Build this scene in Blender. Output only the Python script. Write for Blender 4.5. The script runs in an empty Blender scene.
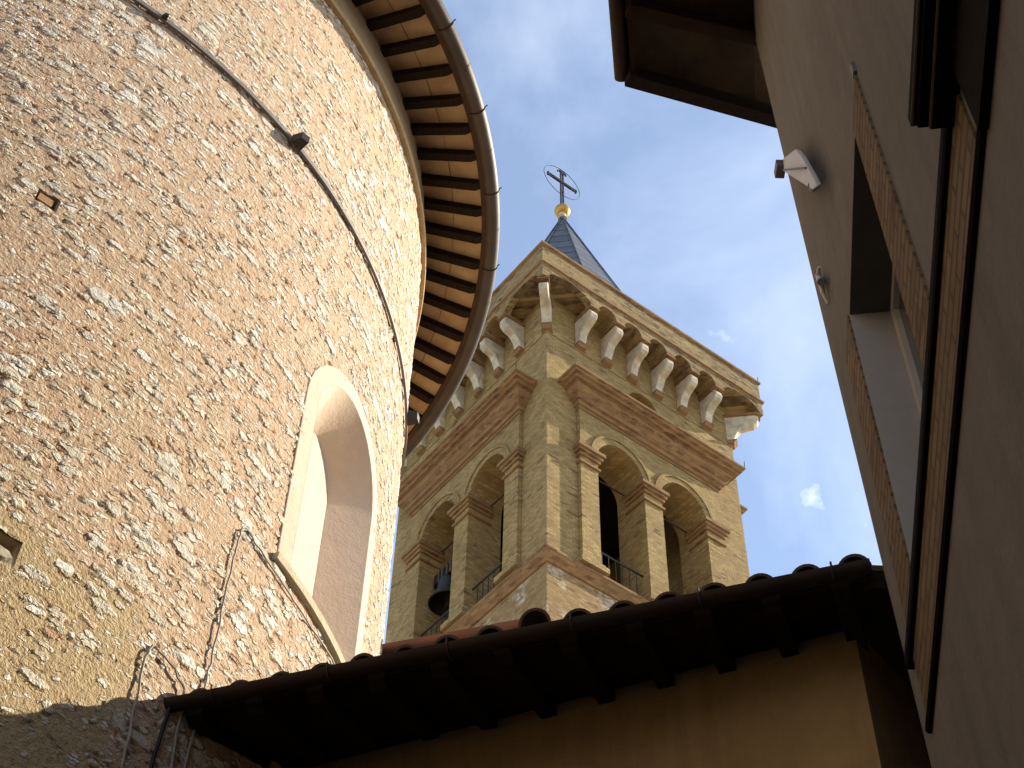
import bpy, bmesh, math, random
import numpy as np
from mathutils import Matrix, Vector
random.seed(7)
sc = bpy.context.scene
col = sc.collection
H = 1.6                                   # eye height; heights below are measured from the eye
# ------------------------------------------------------------------ camera
FPX, PITCH, ROLL = 1561.65, math.radians(50.281), math.radians(1.5432)
_F = Vector((0, math.cos(PITCH), math.sin(PITCH)))
_R0 = Vector((1, 0, 0)); _U0 = Vector((0, -math.sin(PITCH), math.cos(PITCH)))
_R = math.cos(ROLL)*_R0 + math.sin(ROLL)*_U0
_U = -math.sin(ROLL)*_R0 + math.cos(ROLL)*_U0
cd = bpy.data.cameras.new('camera'); cam = bpy.data.objects.new('camera', cd); col.objects.link(cam)
cd.sensor_width = 36; cd.lens = FPX*36/1024; cd.clip_start = 0.05; cd.clip_end = 3000
M = Matrix((( _R.x, _U.x, -_F.x, 0), (_R.y, _U.y, -_F.y, 0), (_R.z, _U.z, -_F.z, H), (0, 0, 0, 1)))
cam.matrix_world = M
sc.camera = cam
# ------------------------------------------------------------------ world, sun, exposure
SUN = Vector((0.7945, 0.3590, 0.4900)).normalized()
EL = math.asin(SUN.z); AZ = math.atan2(SUN.x, SUN.y)
SKY_STRENGTH, SUN_STRENGTH = 0.135, 4.9
sc.view_settings.view_transform = 'Standard'; sc.view_settings.look = 'None'
sc.view_settings.exposure = 0.94; sc.view_settings.gamma = 1.0
w = bpy.data.worlds.new('World'); sc.world = w; w.use_nodes = True
nt = w.node_tree; nt.nodes.clear()
wo = nt.nodes.new('ShaderNodeOutputWorld'); bg = nt.nodes.new('ShaderNodeBackground')
sky = nt.nodes.new('ShaderNodeTexSky'); sky.sky_type = 'NISHITA'; sky.sun_disc = False
sky.sun_elevation = EL; sky.sun_rotation = AZ
sky.altitude = 400; sky.air_density = 1.0; sky.dust_density = 0.4; sky.ozone_density = 1.2
tc = nt.nodes.new('ShaderNodeTexCoord')
def wn(t, **k):
    n = nt.nodes.new(t)
    for a, b in k.items(): setattr(n, a, b)
    return n
def wmath(op, a, b=None, clamp=False):
    n = wn('ShaderNodeMath', operation=op, use_clamp=clamp)
    for i, s in enumerate((a, b)):
        if s is None: continue
        if isinstance(s, (int, float)): n.inputs[i].default_value = s
        else: nt.links.new(s, n.inputs[i])
    return n.outputs[0]
no = wn('ShaderNodeTexNoise'); no.inputs['Scale'].default_value = 4.0; no.inputs['Detail'].default_value = 6; no.inputs['Roughness'].default_value = .58; no.inputs['Distortion'].default_value = .5
nt.links.new(tc.outputs['Generated'], no.inputs['Vector'])
veil = wn('ShaderNodeMapRange'); veil.inputs[1].default_value = .42; veil.inputs[2].default_value = .72; veil.inputs[3].default_value = .07; veil.inputs[4].default_value = .27
nt.links.new(no.outputs['Fac'], veil.inputs[0])
no2 = wn('ShaderNodeTexNoise'); no2.inputs['Scale'].default_value = 70; no2.inputs['Detail'].default_value = 6; no2.inputs['Roughness'].default_value = .6
nt.links.new(tc.outputs['Generated'], no2.inputs['Vector'])
amount = veil.outputs[0]
def pix_dir(x, y):
    return (_F + (x-512)/FPX*_R - (y-384)/FPX*_U).normalized()
for (x, y, rad, amt) in ((812, 497, .014, .38), (722, 343, .024, .22), (795, 355, .008, .2), (862, 522, .009, .3)):   # small puffs of cloud, by direction in the sky
    d = pix_dir(x, y)
    vd = wn('ShaderNodeVectorMath', operation='DISTANCE'); nt.links.new(tc.outputs['Generated'], vd.inputs[0]); vd.inputs[1].default_value = d
    q = wmath('DIVIDE', vd.outputs['Value'], rad)
    q = wmath('SUBTRACT', 1.0, q)
    nn = wmath('MULTIPLY', wmath('SUBTRACT', no2.outputs['Fac'], .5), 4.2)
    q = wmath('MULTIPLY', wmath('ADD', q, nn), .8, True)
    q = wmath('MULTIPLY', q, wmath('MULTIPLY', wmath('SUBTRACT', 1.5, wmath('DIVIDE', vd.outputs['Value'], rad)), 1.0, True))
    amount = wmath('MAXIMUM', amount, wmath('MULTIPLY', q, amt))
mx = wn('ShaderNodeMix', data_type='RGBA'); nt.links.new(amount, mx.inputs[0])
nt.links.new(sky.outputs[0], mx.inputs[6]); mx.inputs[7].default_value = (7.5, 7.9, 8.6, 1)
nt.links.new(mx.outputs[2], bg.inputs['Color']); bg.inputs['Strength'].default_value = SKY_STRENGTH
nt.links.new(bg.outputs[0], wo.inputs[0])
sl = bpy.data.lights.new('sun', 'SUN'); sl.energy = SUN_STRENGTH; sl.angle = math.radians(.53); sl.color = (1, .91, .74)
so = bpy.data.objects.new('sun', sl); col.objects.link(so); so.location = (0, 0, 80)
so.rotation_euler = (-SUN).to_track_quat('-Z', 'Y').to_euler()

# ------------------------------------------------------------------ material helpers
class NT:
    def __init__(s, name):
        s.m = bpy.data.materials.new(name); s.m.use_nodes = True; s.t = s.m.node_tree
        s.b = s.t.nodes['Principled BSDF']; s.o = s.t.nodes['Material Output']
        s.b.inputs['Specular IOR Level'].default_value = .25
    def n(s, t, **k):
        n = s.t.nodes.new(t)
        for a, b in k.items(): setattr(n, a, b)
        return n
    def put(s, sock, v):
        if v is None: return
        if isinstance(v, bpy.types.NodeSocket): s.t.links.new(v, sock)
        elif isinstance(v, (tuple, list)) and sock.type == 'RGBA' and len(v) == 3: sock.default_value = (*v, 1)
        else: sock.default_value = v
    def math(s, op, a, b=None, c=None, clamp=False):
        n = s.n('ShaderNodeMath', operation=op, use_clamp=clamp)
        s.put(n.inputs[0], a); s.put(n.inputs[1], b); s.put(n.inputs[2], c); return n.outputs[0]
    def mix(s, f, a, b, mode='MIX'):
        n = s.n('ShaderNodeMix', data_type='RGBA', blend_type=mode); s.put(n.inputs[0], f); s.put(n.inputs[6], a); s.put(n.inputs[7], b); return n.outputs[2]
    def rng(s, v, a, b, c=0., d=1., smooth=False):
        n = s.n('ShaderNodeMapRange'); s.put(n.inputs[0], v)
        if smooth: n.interpolation_type = 'SMOOTHSTEP'
        for i, q in enumerate((a, b, c, d)): n.inputs[i+1].default_value = q
        return n.outputs[0]
    def noise(s, v, sc_, det=4, rough=.55, dist=0.):
        n = s.n('ShaderNodeTexNoise'); s.put(n.inputs['Vector'], v); n.inputs['Scale'].default_value = sc_
        n.inputs['Detail'].default_value = det; n.inputs['Roughness'].default_value = rough; n.inputs['Distortion'].default_value = dist; return n
    def obj(s): return s.n('ShaderNodeTexCoord').outputs['Object']
    def uv(s): return s.n('ShaderNodeTexCoord').outputs['UV']
    def sep(s, v): n = s.n('ShaderNodeSeparateXYZ'); s.put(n.inputs[0], v); return n.outputs
    def comb(s, x, y, z=0.):
        n = s.n('ShaderNodeCombineXYZ'); s.put(n.inputs[0], x); s.put(n.inputs[1], y); s.put(n.inputs[2], z); return n.outputs[0]
    def bump(s, h, dist=.01, strength=1.):
        n = s.n('ShaderNodeBump'); s.put(n.inputs['Height'], h); n.inputs['Distance'].default_value = dist; n.inputs['Strength'].default_value = strength
        s.t.links.new(n.outputs[0], s.b.inputs['Normal'])
    def fin(s, colr, rough=.9, metal=0.):
        s.put(s.b.inputs['Base Color'], colr); s.put(s.b.inputs['Roughness'], rough); s.b.inputs['Metallic'].default_value = metal; return s.m

def mat_simple(name, c, c2=None, scale=6, rough=.85, metal=0., bump=.004, stretch=None):
    s = NT(name); v = s.obj()
    if stretch:
        mp = s.n('ShaderNodeMapping'); mp.inputs['Scale'].default_value = stretch; s.put(mp.inputs[0], v); v = mp.outputs[0]
    a = s.noise(v, scale, 6, .6)
    f = s.rng(a.outputs['Fac'], .3, .7)
    colr = s.mix(f, c, c2 or tuple(x*.7 for x in c))
    if bump:
        b = s.noise(v, scale*5, 5, .65); s.bump(b.outputs['Fac'], bump)
    return s.fin(colr, rough, metal)

def mat_brick(name, ca, cb, mortar, bw=.27, bh=.072, stain=.5, dark=(.13, .075, .04), darkp=.10, patch=None):
    """brick coursed along x+y and z of the object"""
    s = NT(name); o = s.obj(); x = s.sep(o)
    u = s.math('ADD', x[0], x[1])
    wob = s.noise(o, 1.3, 3); zz = s.math('ADD', x[2], s.math('MULTIPLY', s.math('SUBTRACT', wob.outputs['Fac'], .5), .06))
    bt = s.n('ShaderNodeTexBrick'); s.put(bt.inputs['Vector'], s.comb(u, zz))
    bt.inputs['Scale'].default_value = 1; bt.inputs['Brick Width'].default_value = bw; bt.inputs['Row Height'].default_value = bh
    bt.inputs['Mortar Size'].default_value = .013; bt.inputs['Mortar Smooth'].default_value = .3; bt.inputs['Bias'].default_value = 0
    s.put(bt.inputs['Color1'], (0, 0, 0)); s.put(bt.inputs['Color2'], (1, 1, 1)); s.put(bt.inputs['Mortar'], (.5, .5, .5))
    rnd = s.sep(bt.outputs['Color'])[0]
    base = s.mix(rnd, ca, cb)
    # odd dark or lost bricks, in ragged groups
    vo = s.n('ShaderNodeTexVoronoi'); s.put(vo.inputs['Vector'], s.comb(s.math('MULTIPLY', u, 3.7), s.math('MULTIPLY', zz, 13.9))); vo.inputs['Scale'].default_value = 1
    rc = s.sep(vo.outputs['Color'])[0]
    grp = s.noise(o, .9, 4, .6)
    pr = s.math('ADD', rc, s.math('MULTIPLY', s.math('SUBTRACT', grp.outputs['Fac'], .5), .9))
    dm = s.rng(pr, 1.-darkp-.02, 1.-darkp+.05)
    base = s.mix(dm, base, dark)
    lg = s.noise(o, .55, 5, .65); mid = s.noise(o, 4., 4, .6)
    base = s.mix(s.rng(lg.outputs['Fac'], .35, .7, 0, stain), base, tuple(q*.55 for q in ca))
    base = s.mix(s.rng(mid.outputs['Fac'], .35, .75, 0, .35), base, tuple(min(1, q*1.25) for q in cb))
    base = s.mix(s.math('MULTIPLY', bt.outputs['Fac'], .7), base, mortar)
    if patch:                                                   # pale stones let into the brickwork
        pv = s.n('ShaderNodeTexVoronoi', feature='DISTANCE_TO_EDGE'); pvv = s.comb(s.math('ADD', s.math('MULTIPLY', u, 3.4), s.math('MULTIPLY', mid.outputs['Fac'], .8)), s.math('ADD', s.math('MULTIPLY', x[2], 6.5), s.math('MULTIPLY', mid.outputs['Fac'], .9))); s.put(pv.inputs['Vector'], pvv); pv.inputs['Scale'].default_value = 1
        pn = s.noise(o, .75, 2, .5)
        pm = s.math('MULTIPLY', s.rng(pv.outputs['Distance'], .04, .12), s.rng(pn.outputs['Fac'], .52, .58))
        base = s.mix(pm, base, patch)
    hgt = s.math('SUBTRACT', s.math('MULTIPLY', mid.outputs['Fac'], .5), s.math('ADD', s.math('MULTIPLY', bt.outputs['Fac'], .7), s.math('MULTIPLY', dm, .8)))
    s.bump(hgt, .018)
    return s.fin(base, .92)

def mat_rubble():
    """rubble wall: pale field stones in a rosy lime mortar; UV is (arc length, height) in metres"""
    s = NT('rubble_masonry'); uv = s.uv(); x = s.sep(uv)
    d1 = s.noise(uv, 3.2, 3, .6); d2 = s.noise(uv, 11, 2, .6)
    du = s.math('ADD', s.math('MULTIPLY', s.math('SUBTRACT', s.sep(d1.outputs['Color'])[0], .5), .16), s.math('MULTIPLY', s.math('SUBTRACT', s.sep(d2.outputs['Color'])[0], .5), .06))
    dv = s.math('ADD', s.math('MULTIPLY', s.math('SUBTRACT', s.sep(d1.outputs['Color'])[1], .5), .10), s.math('MULTIPLY', s.math('SUBTRACT', s.sep(d2.outputs['Color'])[1], .5), .05))
    U = s.math('ADD', x[0], du); V = s.math('ADD', x[1], dv)
    # the rough, sandy render at the lower left
    pn = s.noise(uv, 1.7, 5, .65)
    pv = s.math('ADD', s.math('SUBTRACT', 6.30+H, x[1]), s.math('MULTIPLY', s.math('SUBTRACT', pn.outputs['Fac'], .5), 1.1))
    pu = s.math('ADD', s.math('SUBTRACT', math.radians(-35.5)*5.518, x[0]), s.math('MULTIPLY', s.math('SUBTRACT', pn.outputs['Fac'], .5), .6))
    sand = s.math('MULTIPLY', s.rng(pv, -.04, .12), s.rng(pu, -.05, .12))
    def layer(su, sv, off, thr, lo, hi):
        vo = s.n('ShaderNodeTexVoronoi'); s.put(vo.inputs['Vector'], s.comb(s.math('ADD', s.math('MULTIPLY', U, su), off), s.math('ADD', s.math('MULTIPLY', V, sv), off))); vo.inputs['Scale'].default_value = 1; vo.inputs['Randomness'].default_value = .95
        c = s.sep(vo.outputs['Color'])
        edge = s.math('SUBTRACT', s.math('ADD', lo, s.math('MULTIPLY', c[1], hi-lo)), vo.outputs['Distance'])
        body = s.math('MULTIPLY', s.rng(edge, -.01, .11, smooth=True), s.math('GREATER_THAN', c[0], s.math('ADD', thr, s.math('MULTIPLY', sand, .32))))
        ring = s.math('MULTIPLY', s.math('MULTIPLY', s.rng(edge, -.16, -.05), s.math('GREATER_THAN', c[0], s.math('ADD', thr, s.math('MULTIPLY', sand, .32)))), s.math('SUBTRACT', 1., body))
        return body, c, ring
    pop = s.noise(uv, 1.1, 3, .5); sparse = s.math('MULTIPLY', s.math('SUBTRACT', .5, pop.outputs['Fac']), 1.0)
    b0, c0, r0 = layer(2.5, 6.2, 11.7, .78, .26, .46)
    b1, c1, r1 = layer(4.3, 10.0, 0., s.math('ADD', .38, sparse), .26, .50)
    b2, c2, r2 = layer(7.6, 17.5, 7.3, s.math('ADD', .36, sparse), .25, .51)
    b3, c3, r3 = layer(14., 31., 3.1, .28, .25, .53)
    sk = s.comb(s.math('MULTIPLY', U, 5.), s.math('MULTIPLY', V, 17.)); lam = s.noise(sk, 1.6, 4, .66); fine = s.noise(uv, 26, 4, .68); gr = s.noise(uv, 70, 3, .7); big = s.noise(uv, .8, 4, .6); md = s.noise(uv, 5.5, 4, .62)
    mort = s.mix(s.rng(md.outputs['Fac'], .3, .7), (.47, .30, .185), (.58, .42, .28))
    mort = s.mix(s.rng(big.outputs['Fac'], .42, .66, 0, .6), mort, (.47, .35, .215))
    mort = s.mix(s.rng(fine.outputs['Fac'], .48, .72, 0, .6), mort, (.64, .47, .32))
    mort = s.mix(s.rng(lam.outputs['Fac'], .52, .64, 0, .65), mort, (.66, .54, .40))
    mort = s.mix(s.rng(lam.outputs['Fac'], .44, .34, 0, .6), mort, (.34, .165, .085))
    sandc = s.mix(s.rng(fine.outputs['Fac'], .3, .7), (.38, .275, .145), (.54, .41, .235))
    mort = s.mix(sand, mort, sandc)
    def stone(c):
        a = s.mix(c[2], (.64, .56, .43), (.80, .76, .67))
        a = s.mix(s.rng(c[1], .82, .95, 0, .6), a, (.50, .46, .38))
        a = s.mix(s.rng(c[1], .14, .08), a, (.50, .29, .17))
        return s.mix(s.rng(gr.outputs['Fac'], .50, .66, 0, .6), a, (.46, .36, .25))
    colr = s.mix(b3, mort, stone(c3)); colr = s.mix(b2, colr, stone(c2)); colr = s.mix(b1, colr, stone(c1)); colr = s.mix(b0, colr, stone(c0))
    gap = s.math('MULTIPLY', s.math('MAXIMUM', r1, r2), s.rng(lam.outputs['Fac'], .50, .40))
    colr = s.mix(s.math('MULTIPLY', gap, .45), colr, (.26, .14, .075))
    # pits and chips where the mortar has fallen out, their shadows coloured in
    pit = s.math('MULTIPLY', s.rng(md.outputs['Fac'], .62, .70), s.rng(fine.outputs['Fac'], .5, .6))
    colr = s.mix(s.math('MULTIPLY', pit, .7), colr, (.21, .11, .055))
    rise = s.math('MAXIMUM', s.math('MAXIMUM', s.math('MULTIPLY', s.math('MAXIMUM', b1, b0), .75), s.math('MULTIPLY', b2, .55)), s.math('MULTIPLY', b3, .3))
    rise = s.math('ADD', rise, s.math('MULTIPLY', fine.outputs['Fac'], s.math('ADD', .75, s.math('MULTIPLY', sand, .5))))
    rise = s.math('ADD', s.math('ADD', rise, s.math('MULTIPLY', md.outputs['Fac'], .7)), s.math('MULTIPLY', lam.outputs['Fac'], .55))
    rise = s.math('SUBTRACT', s.math('SUBTRACT', rise, s.math('MULTIPLY', pit, 1.0)), s.math('MULTIPLY', gap, .8))
    dp = s.n('ShaderNodeDisplacement'); s.put(dp.inputs['Height'], rise); dp.inputs['Midlevel'].default_value = 1.75; dp.inputs['Scale'].default_value = .0165
    s.t.links.new(dp.outputs[0], s.o.inputs['Displacement'])
    s.m.displacement_method = 'BOTH'
    s.bump(s.math('ADD', s.math('MULTIPLY', gr.outputs['Fac'], .6), s.math('ADD', s.math('MULTIPLY', fine.outputs['Fac'], .5), s.math('MULTIPLY', s.math('MAXIMUM', b2, b3), .35))), .016)
    return s.fin(colr, .93)

def mat_plaster(name, a, b, c, streak=.5, bump=.006, crack=0.):
    s = NT(name); o = s.obj(); x = s.sep(o)
    n1 = s.noise(o, .9, 6, .62); n2 = s.noise(o, 9, 6, .65); n3 = s.noise(o, 45, 4, .6)
    st = s.noise(s.comb(s.math('MULTIPLY', x[0], 5), s.math('MULTIPLY', x[1], 5), s.math('MULTIPLY', x[2], .35)), 1.4, 5, .6)
    q = s.mix(s.rng(n1.outputs['Fac'], .3, .7), a, b)
    q = s.mix(s.rng(st.outputs['Fac'], .45, .75, 0, streak), q, c)
    q = s.mix(s.rng(n2.outputs['Fac'], .4, .75, 0, .4), q, tuple(k*.75 for k in a))
    hh = s.math('ADD', n2.outputs['Fac'], s.math('MULTIPLY', n3.outputs['Fac'], .5))
    if crack:
        wv = s.n('ShaderNodeVectorMath', operation='ADD'); s.put(wv.inputs[0], o); wv2 = s.n('ShaderNodeVectorMath', operation='SCALE'); s.put(wv2.inputs[0], s.noise(o, 2.3, 5, .65).outputs['Color']); wv2.inputs['Scale'].default_value = .5; s.put(wv.inputs[1], wv2.outputs[0])
        cv = s.n('ShaderNodeTexVoronoi', feature='DISTANCE_TO_EDGE'); s.put(cv.inputs['Vector'], wv.outputs[0]); cv.inputs['Scale'].default_value = .8
        cm = s.math('MULTIPLY', s.rng(cv.outputs['Distance'], .009, .002), s.rng(s.noise(o, .7, 3, .5).outputs['Fac'], .5, .56))
        q = s.mix(s.math('MULTIPLY', cm, crack), q, tuple(k*.45 for k in a))
        pt = s.rng(s.noise(o, 1.6, 5, .6, .6).outputs['Fac'], .54, .64, 0, .22)
        q = s.mix(pt, q, tuple(k*1.22 for k in b)); hh = s.math('SUBTRACT', hh, s.math('MULTIPLY', cm, 1.2))
    s.bump(hh, bump)
    return s.fin(q, .92)

MT = {}
MT['rubble'] = mat_rubble()
MT['rubble_flat'] = mat_simple('shaded_rubble', (.40, .27, .17), (.30, .20, .13), 3, .95, bump=.02)
MT['tower_brick'] = mat_brick('yellow_brick', (.235, .150, .055), (.445, .315, .130), (.25, .17, .075), bw=.19, bh=.078, darkp=.04, stain=.5, dark=(.10, .06, .03))
MT['tower_low'] = mat_brick('patched_brick', (.24, .14, .055), (.41, .275, .12), (.25, .17, .09), bw=.2, bh=.078, darkp=.08, stain=.4, patch=(.52, .47, .36))
MT['tower_red'] = mat_brick('red_brick_moulding', (.19, .092, .036), (.35, .21, .09), (.27, .18, .09), bw=.24, bh=.08, darkp=.11, stain=.45, dark=(.15, .065, .035))
MT['tower_rim'] = mat_brick('weathered_parapet_brick', (.21, .135, .055), (.42, .30, .135), (.20, .145, .075), bw=.22, bh=.08, darkp=.22, stain=.5, dark=(.07, .045, .03))
MT['stone'] = mat_simple('pale_corbel_stone', (.66, .59, .45), (.38, .32, .22), 4.5, .85, bump=.01)
MT['slate'] = None
MT['gold'] = mat_simple('gilded_copper', (.62, .38, .07), (.40, .22, .04), 8, .45, .6, bump=.002)
MT['iron'] = mat_simple('dark_iron', (.035, .03, .028), (.06, .045, .035), 12, .6, .3, bump=.002)
MT['bronze'] = mat_simple('bell_bronze', (.035, .03, .022), (.05, .05, .035), 5, .5, .7, bump=.002)
MT['wood_dark'] = mat_simple('dark_weathered_wood', (.032, .021, .014), (.018, .012, .009), 4, .9, bump=.008, stretch=(8, 8, 8))
MT['wood_brown'] = mat_simple('stained_wood', (.030, .016, .010), (.018, .011, .008), 4, .8, bump=.006)
MT['soffit'] = mat_simple('near_black_soffit', (.014, .009, .006), (.035, .019, .010), 2.2, .95, bump=.006, stretch=(1, 1, 1))  # deep eave shade put into the near-black base colour
MT['terracotta'] = mat_simple('terracotta_tile', (.46, .25, .12), (.56, .36, .19), 3.5, .9, bump=.008)
MT['pianelle'] = mat_simple('terracotta_boards', (.34, .21, .105), (.50, .36, .20), 3.1, .9, bump=.006)
MT['roof_tile'] = mat_simple('weathered_roof_tile', (.11, .072, .05), (.075, .058, .046), 5, .95, bump=.01)
MT['copper'] = mat_simple('brown_copper', (.085, .067, .050), (.06, .047, .037), 3, .55, .35, bump=.002)
MT['copper_dark'] = mat_simple('darkened_copper', (.045, .03, .022), (.03, .022, .017), 3, .55, .3, bump=.002)
MT['strap'] = mat_simple('grey_painted_iron', (.24, .21, .19), (.17, .14, .12), 7, .6, .3, bump=.003)
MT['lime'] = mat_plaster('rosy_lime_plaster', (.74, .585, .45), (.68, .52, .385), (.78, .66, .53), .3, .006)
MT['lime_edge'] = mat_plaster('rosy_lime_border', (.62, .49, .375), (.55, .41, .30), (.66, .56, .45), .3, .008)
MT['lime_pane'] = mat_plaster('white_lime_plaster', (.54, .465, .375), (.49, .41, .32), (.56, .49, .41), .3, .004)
MT['sill'] = mat_simple('mossy_sill_stone', (.46, .39, .25), (.58, .50, .36), 7, .95, bump=.01)
MT['greyplaster'] = mat_plaster('grey_plaster', (.175, .165, .150), (.215, .202, .182), (.135, .127, .115), .6, .005)
MT['ochre'] = mat_plaster('ochre_render', (.33, .205, .088), (.42, .275, .125), (.20, .115, .05), .5, .010)
MT['cream'] = mat_plaster('cream_reveal', (.36, .35, .33), (.33, .32, .30), (.38, .37, .36), .3, .003)
MT['house_brick'] = mat_brick('window_brick', (.16, .108, .06), (.23, .165, .095), (.075, .055, .038), bw=.28, bh=.075, darkp=.06, stain=.5)
MT['trim'] = mat_simple('dark_painted_trim', (.011, .008, .006), (.007, .006, .005), 6, .8, bump=.004)
for q in ('soffit', 'wood_brown', 'wood_dark', 'roof_tile', 'copper_dark', 'ochre', 'greyplaster'): MT[q].node_tree.nodes['Principled BSDF'].inputs['Specular IOR Level'].default_value = .05
MT['trim'].node_tree.nodes['Principled BSDF'].inputs['Specular IOR Level'].default_value = .04
MT['edge_highlight'] = mat_simple('pale_highlight_strip', (.20, .14, .08), (.12, .08, .05), 9, .8, bump=0)  # pale colour standing in for thin highlights along the ledge edges
MT['white'] = mat_simple('white_enamel', (.62, .64, .66), (.55, .57, .60), 5, .5, bump=0)
MT['lampgrey'] = mat_simple('grey_cast_metal', (.20, .20, .21), (.15, .15, .16), 8, .5, .4, bump=.001)
MT['frame'] = mat_simple('pale_window_frame', (.50, .47, .42), (.42, .39, .35), 5, .6, bump=.001)
MT['cable'] = mat_simple('grey_cable_sheath', (.40, .36, .30), (.30, .27, .23), 20, .7, bump=0)
MT['cable_black'] = mat_simple('black_cable_sheath', (.02, .018, .016), None, 20, .6, bump=0)
MT['ground'] = mat_plaster('stone_paving', (.36, .32, .26), (.30, .26, .21), (.25, .22, .18), .4, .01)
def m_glass():
    s = NT('window_glass'); s.b.inputs['Specular IOR Level'].default_value = .6
    return s.fin((.03, .035, .04), .08)
MT['glass'] = m_glass()
def m_slate():
    s = NT('lead_sheet'); o = s.obj(); x = s.sep(o)
    n1 = s.noise(o, 2.2, 5, .6); n2 = s.noise(o, 14, 4, .6)
    band = s.math('FRACT', s.math('MULTIPLY', x[2], 1/.62))
    seam = s.rng(band, .88, .93)
    q = s.mix(s.rng(n1.outputs['Fac'], .3, .7), (.085, .095, .115), (.135, .148, .175))
    vo = s.n('ShaderNodeTexWhiteNoise', noise_dimensions='1D'); s.put(vo.inputs['W'], s.math('FLOOR', s.math('MULTIPLY', x[2], 1/.62)))
    q = s.mix(s.math('MULTIPLY', vo.outputs['Value'], .45), q, (.06, .066, .08))
    q = s.mix(seam, q, (.022, .025, .03))
    s.bump(s.math('SUBTRACT', s.math('MULTIPLY', n2.outputs['Fac'], .3), seam), .02)
    return s.fin(q, .6, .1)
MT['slate'] = m_slate()

# ------------------------------------------------------------------ object helpers
def empty(name, loc, rz=0., label=None, cat=None, group=None):
    o = bpy.data.objects.new(name, None); col.objects.link(o); o.location = loc; o.rotation_euler = (0, 0, rz); o.empty_display_size = .3
    if label: o['label'] = label
    if cat: o['category'] = cat
    if group: o['group'] = group
    return o
def tag(o, label, cat, group=None, kind=None):
    if label: o['label'] = label
    if cat: o['category'] = cat
    if group: o['group'] = group
    if kind: o['kind'] = kind
    return o
def link(name, me, mat, parent=None, label=None):
    o = bpy.data.objects.new(name, me); col.objects.link(o)
    if mat is not None and not me.materials: me.materials.append(mat)
    if parent is not None: o.parent = parent
    if label: o['label'] = label
    return o
class MB:
    """collects shapes; points are mapped by fn before they are stored"""
    def __init__(s, fn=None): s.bm = bmesh.new(); s.fn = fn or (lambda p: p)
    def v(s, p): return s.bm.verts.new(s.fn(tuple(p)))
    def face(s, vs):
        try: return s.bm.faces.new(vs)
        except ValueError: return None
    def hull8(s, P):
        v = [s.v(p) for p in P]
        for f in ((0, 1, 2, 3), (4, 7, 6, 5), (0, 4, 5, 1), (1, 5, 6, 2), (2, 6, 7, 3), (3, 7, 4, 0)): s.face([v[i] for i in f])
    def box(s, a, b):
        (x0, y0, z0), (x1, y1, z1) = a, b
        s.hull8([(x0, y0, z0), (x1, y0, z0), (x1, y1, z0), (x0, y1, z0), (x0, y0, z1), (x1, y0, z1), (x1, y1, z1), (x0, y1, z1)])
    def loft(s, rings, close=True, caps=True):
        R = [[s.v(p) for p in r] for r in rings]; n = len(R[0])
        for a, b in zip(R, R[1:]):
            for i in range(n if close else n-1):
                j = (i+1) % n; s.face([a[i], a[j], b[j], b[i]])
        if caps: s.face(R[0][::-1]); s.face(R[-1])
    def prism(s, outline, mapping, d0, d1):
        s.loft([[mapping(a, b, d0) for a, b in outline], [mapping(a, b, d1) for a, b in outline]])
    def tube(s, pts, r, seg=8, cap=True):
        pts = [Vector(p) for p in pts]; rings = []; up = Vector((0, 0, 1)); prev = None
        for i, p in enumerate(pts):
            t = (pts[min(i+1, len(pts)-1)] - pts[max(i-1, 0)]).normalized()
            a = t.cross(up) if prev is None else (prev - t*prev.dot(t))
            if a.length < 1e-4: a = t.cross(Vector((1, 0, 0)))
            a.normalize(); prev = a; b = t.cross(a)
            rr = r[i] if isinstance(r, (list, tuple)) else r
            rings.append([tuple(p + rr*(math.cos(k*2*math.pi/seg)*a + math.sin(k*2*math.pi/seg)*b)) for k in range(seg)])
        s.loft(rings, True, cap)
    def lathe(s, prof, c=(0, 0, 0), seg=24):
        s.loft([[(c[0]+r*math.cos(k*2*math.pi/seg), c[1]+r*math.sin(k*2*math.pi/seg), c[2]+z) for k in range(seg)] for r, z in prof])
    def out(s, name, mat, parent=None, label=None, smooth=False, bevel=0., fix=True):
        if fix: bmesh.ops.recalc_face_normals(s.bm, faces=s.bm.faces)
        me = bpy.data.meshes.new(name); s.bm.to_mesh(me); s.bm.free()
        if smooth:
            for p in me.polygons: p.use_smooth = True
            me.set_sharp_from_angle(angle=math.radians(50))
        o = link(name, me, mat, parent, label)
        if bevel:
            b = o.modifiers.new('bevel', 'BEVEL'); b.width = bevel; b.segments = 2; b.limit_method = 'ANGLE'; b.angle_limit = math.radians(40)
        return o
def on_z(x, y, z):                    # where the sight line of a measured point meets a level
    d = pix_dir(x, y); return Vector((d.x*z/d.z, d.y*z/d.z, z))

# ================================================================== GROUND
g = MB(); n = 24
for r0, r1 in ((0, 30), (30, 120), (120, 900)):
    for k in range(n):
        a, b = 2*math.pi*k/n, 2*math.pi*(k+1)/n
        if r0 == 0: g.face([g.v((0, 0, 0)), g.v((r1*math.cos(a), r1*math.sin(a), 0)), g.v((r1*math.cos(b), r1*math.sin(b), 0))])
        else: g.face([g.v((r0*math.cos(a), r0*math.sin(a), 0)), g.v((r1*math.cos(a), r1*math.sin(a), 0)), g.v((r1*math.cos(b), r1*math.sin(b), 0)), g.v((r0*math.cos(b), r0*math.sin(b), 0))])
tag(g.out('ground', MT['ground']), 'stone paved ground of the lane', None, kind='structure')

# ================================================================== APSE
AX, AY, AR, AG = -6.5797, 10.1589, 5.5181, 6.3877
ZB, ZS, ZE = 14.556, 11.780, 15.0
apse = empty('church_apse', (AX, AY, 0), 0, 'round rubble stone church apse with a blind arched window under wooden eaves', 'church')
def cyl(r, deg, z):                  # local to the apse
    a = math.radians(deg); return (r*math.cos(a), r*math.sin(a), z+H)
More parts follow.
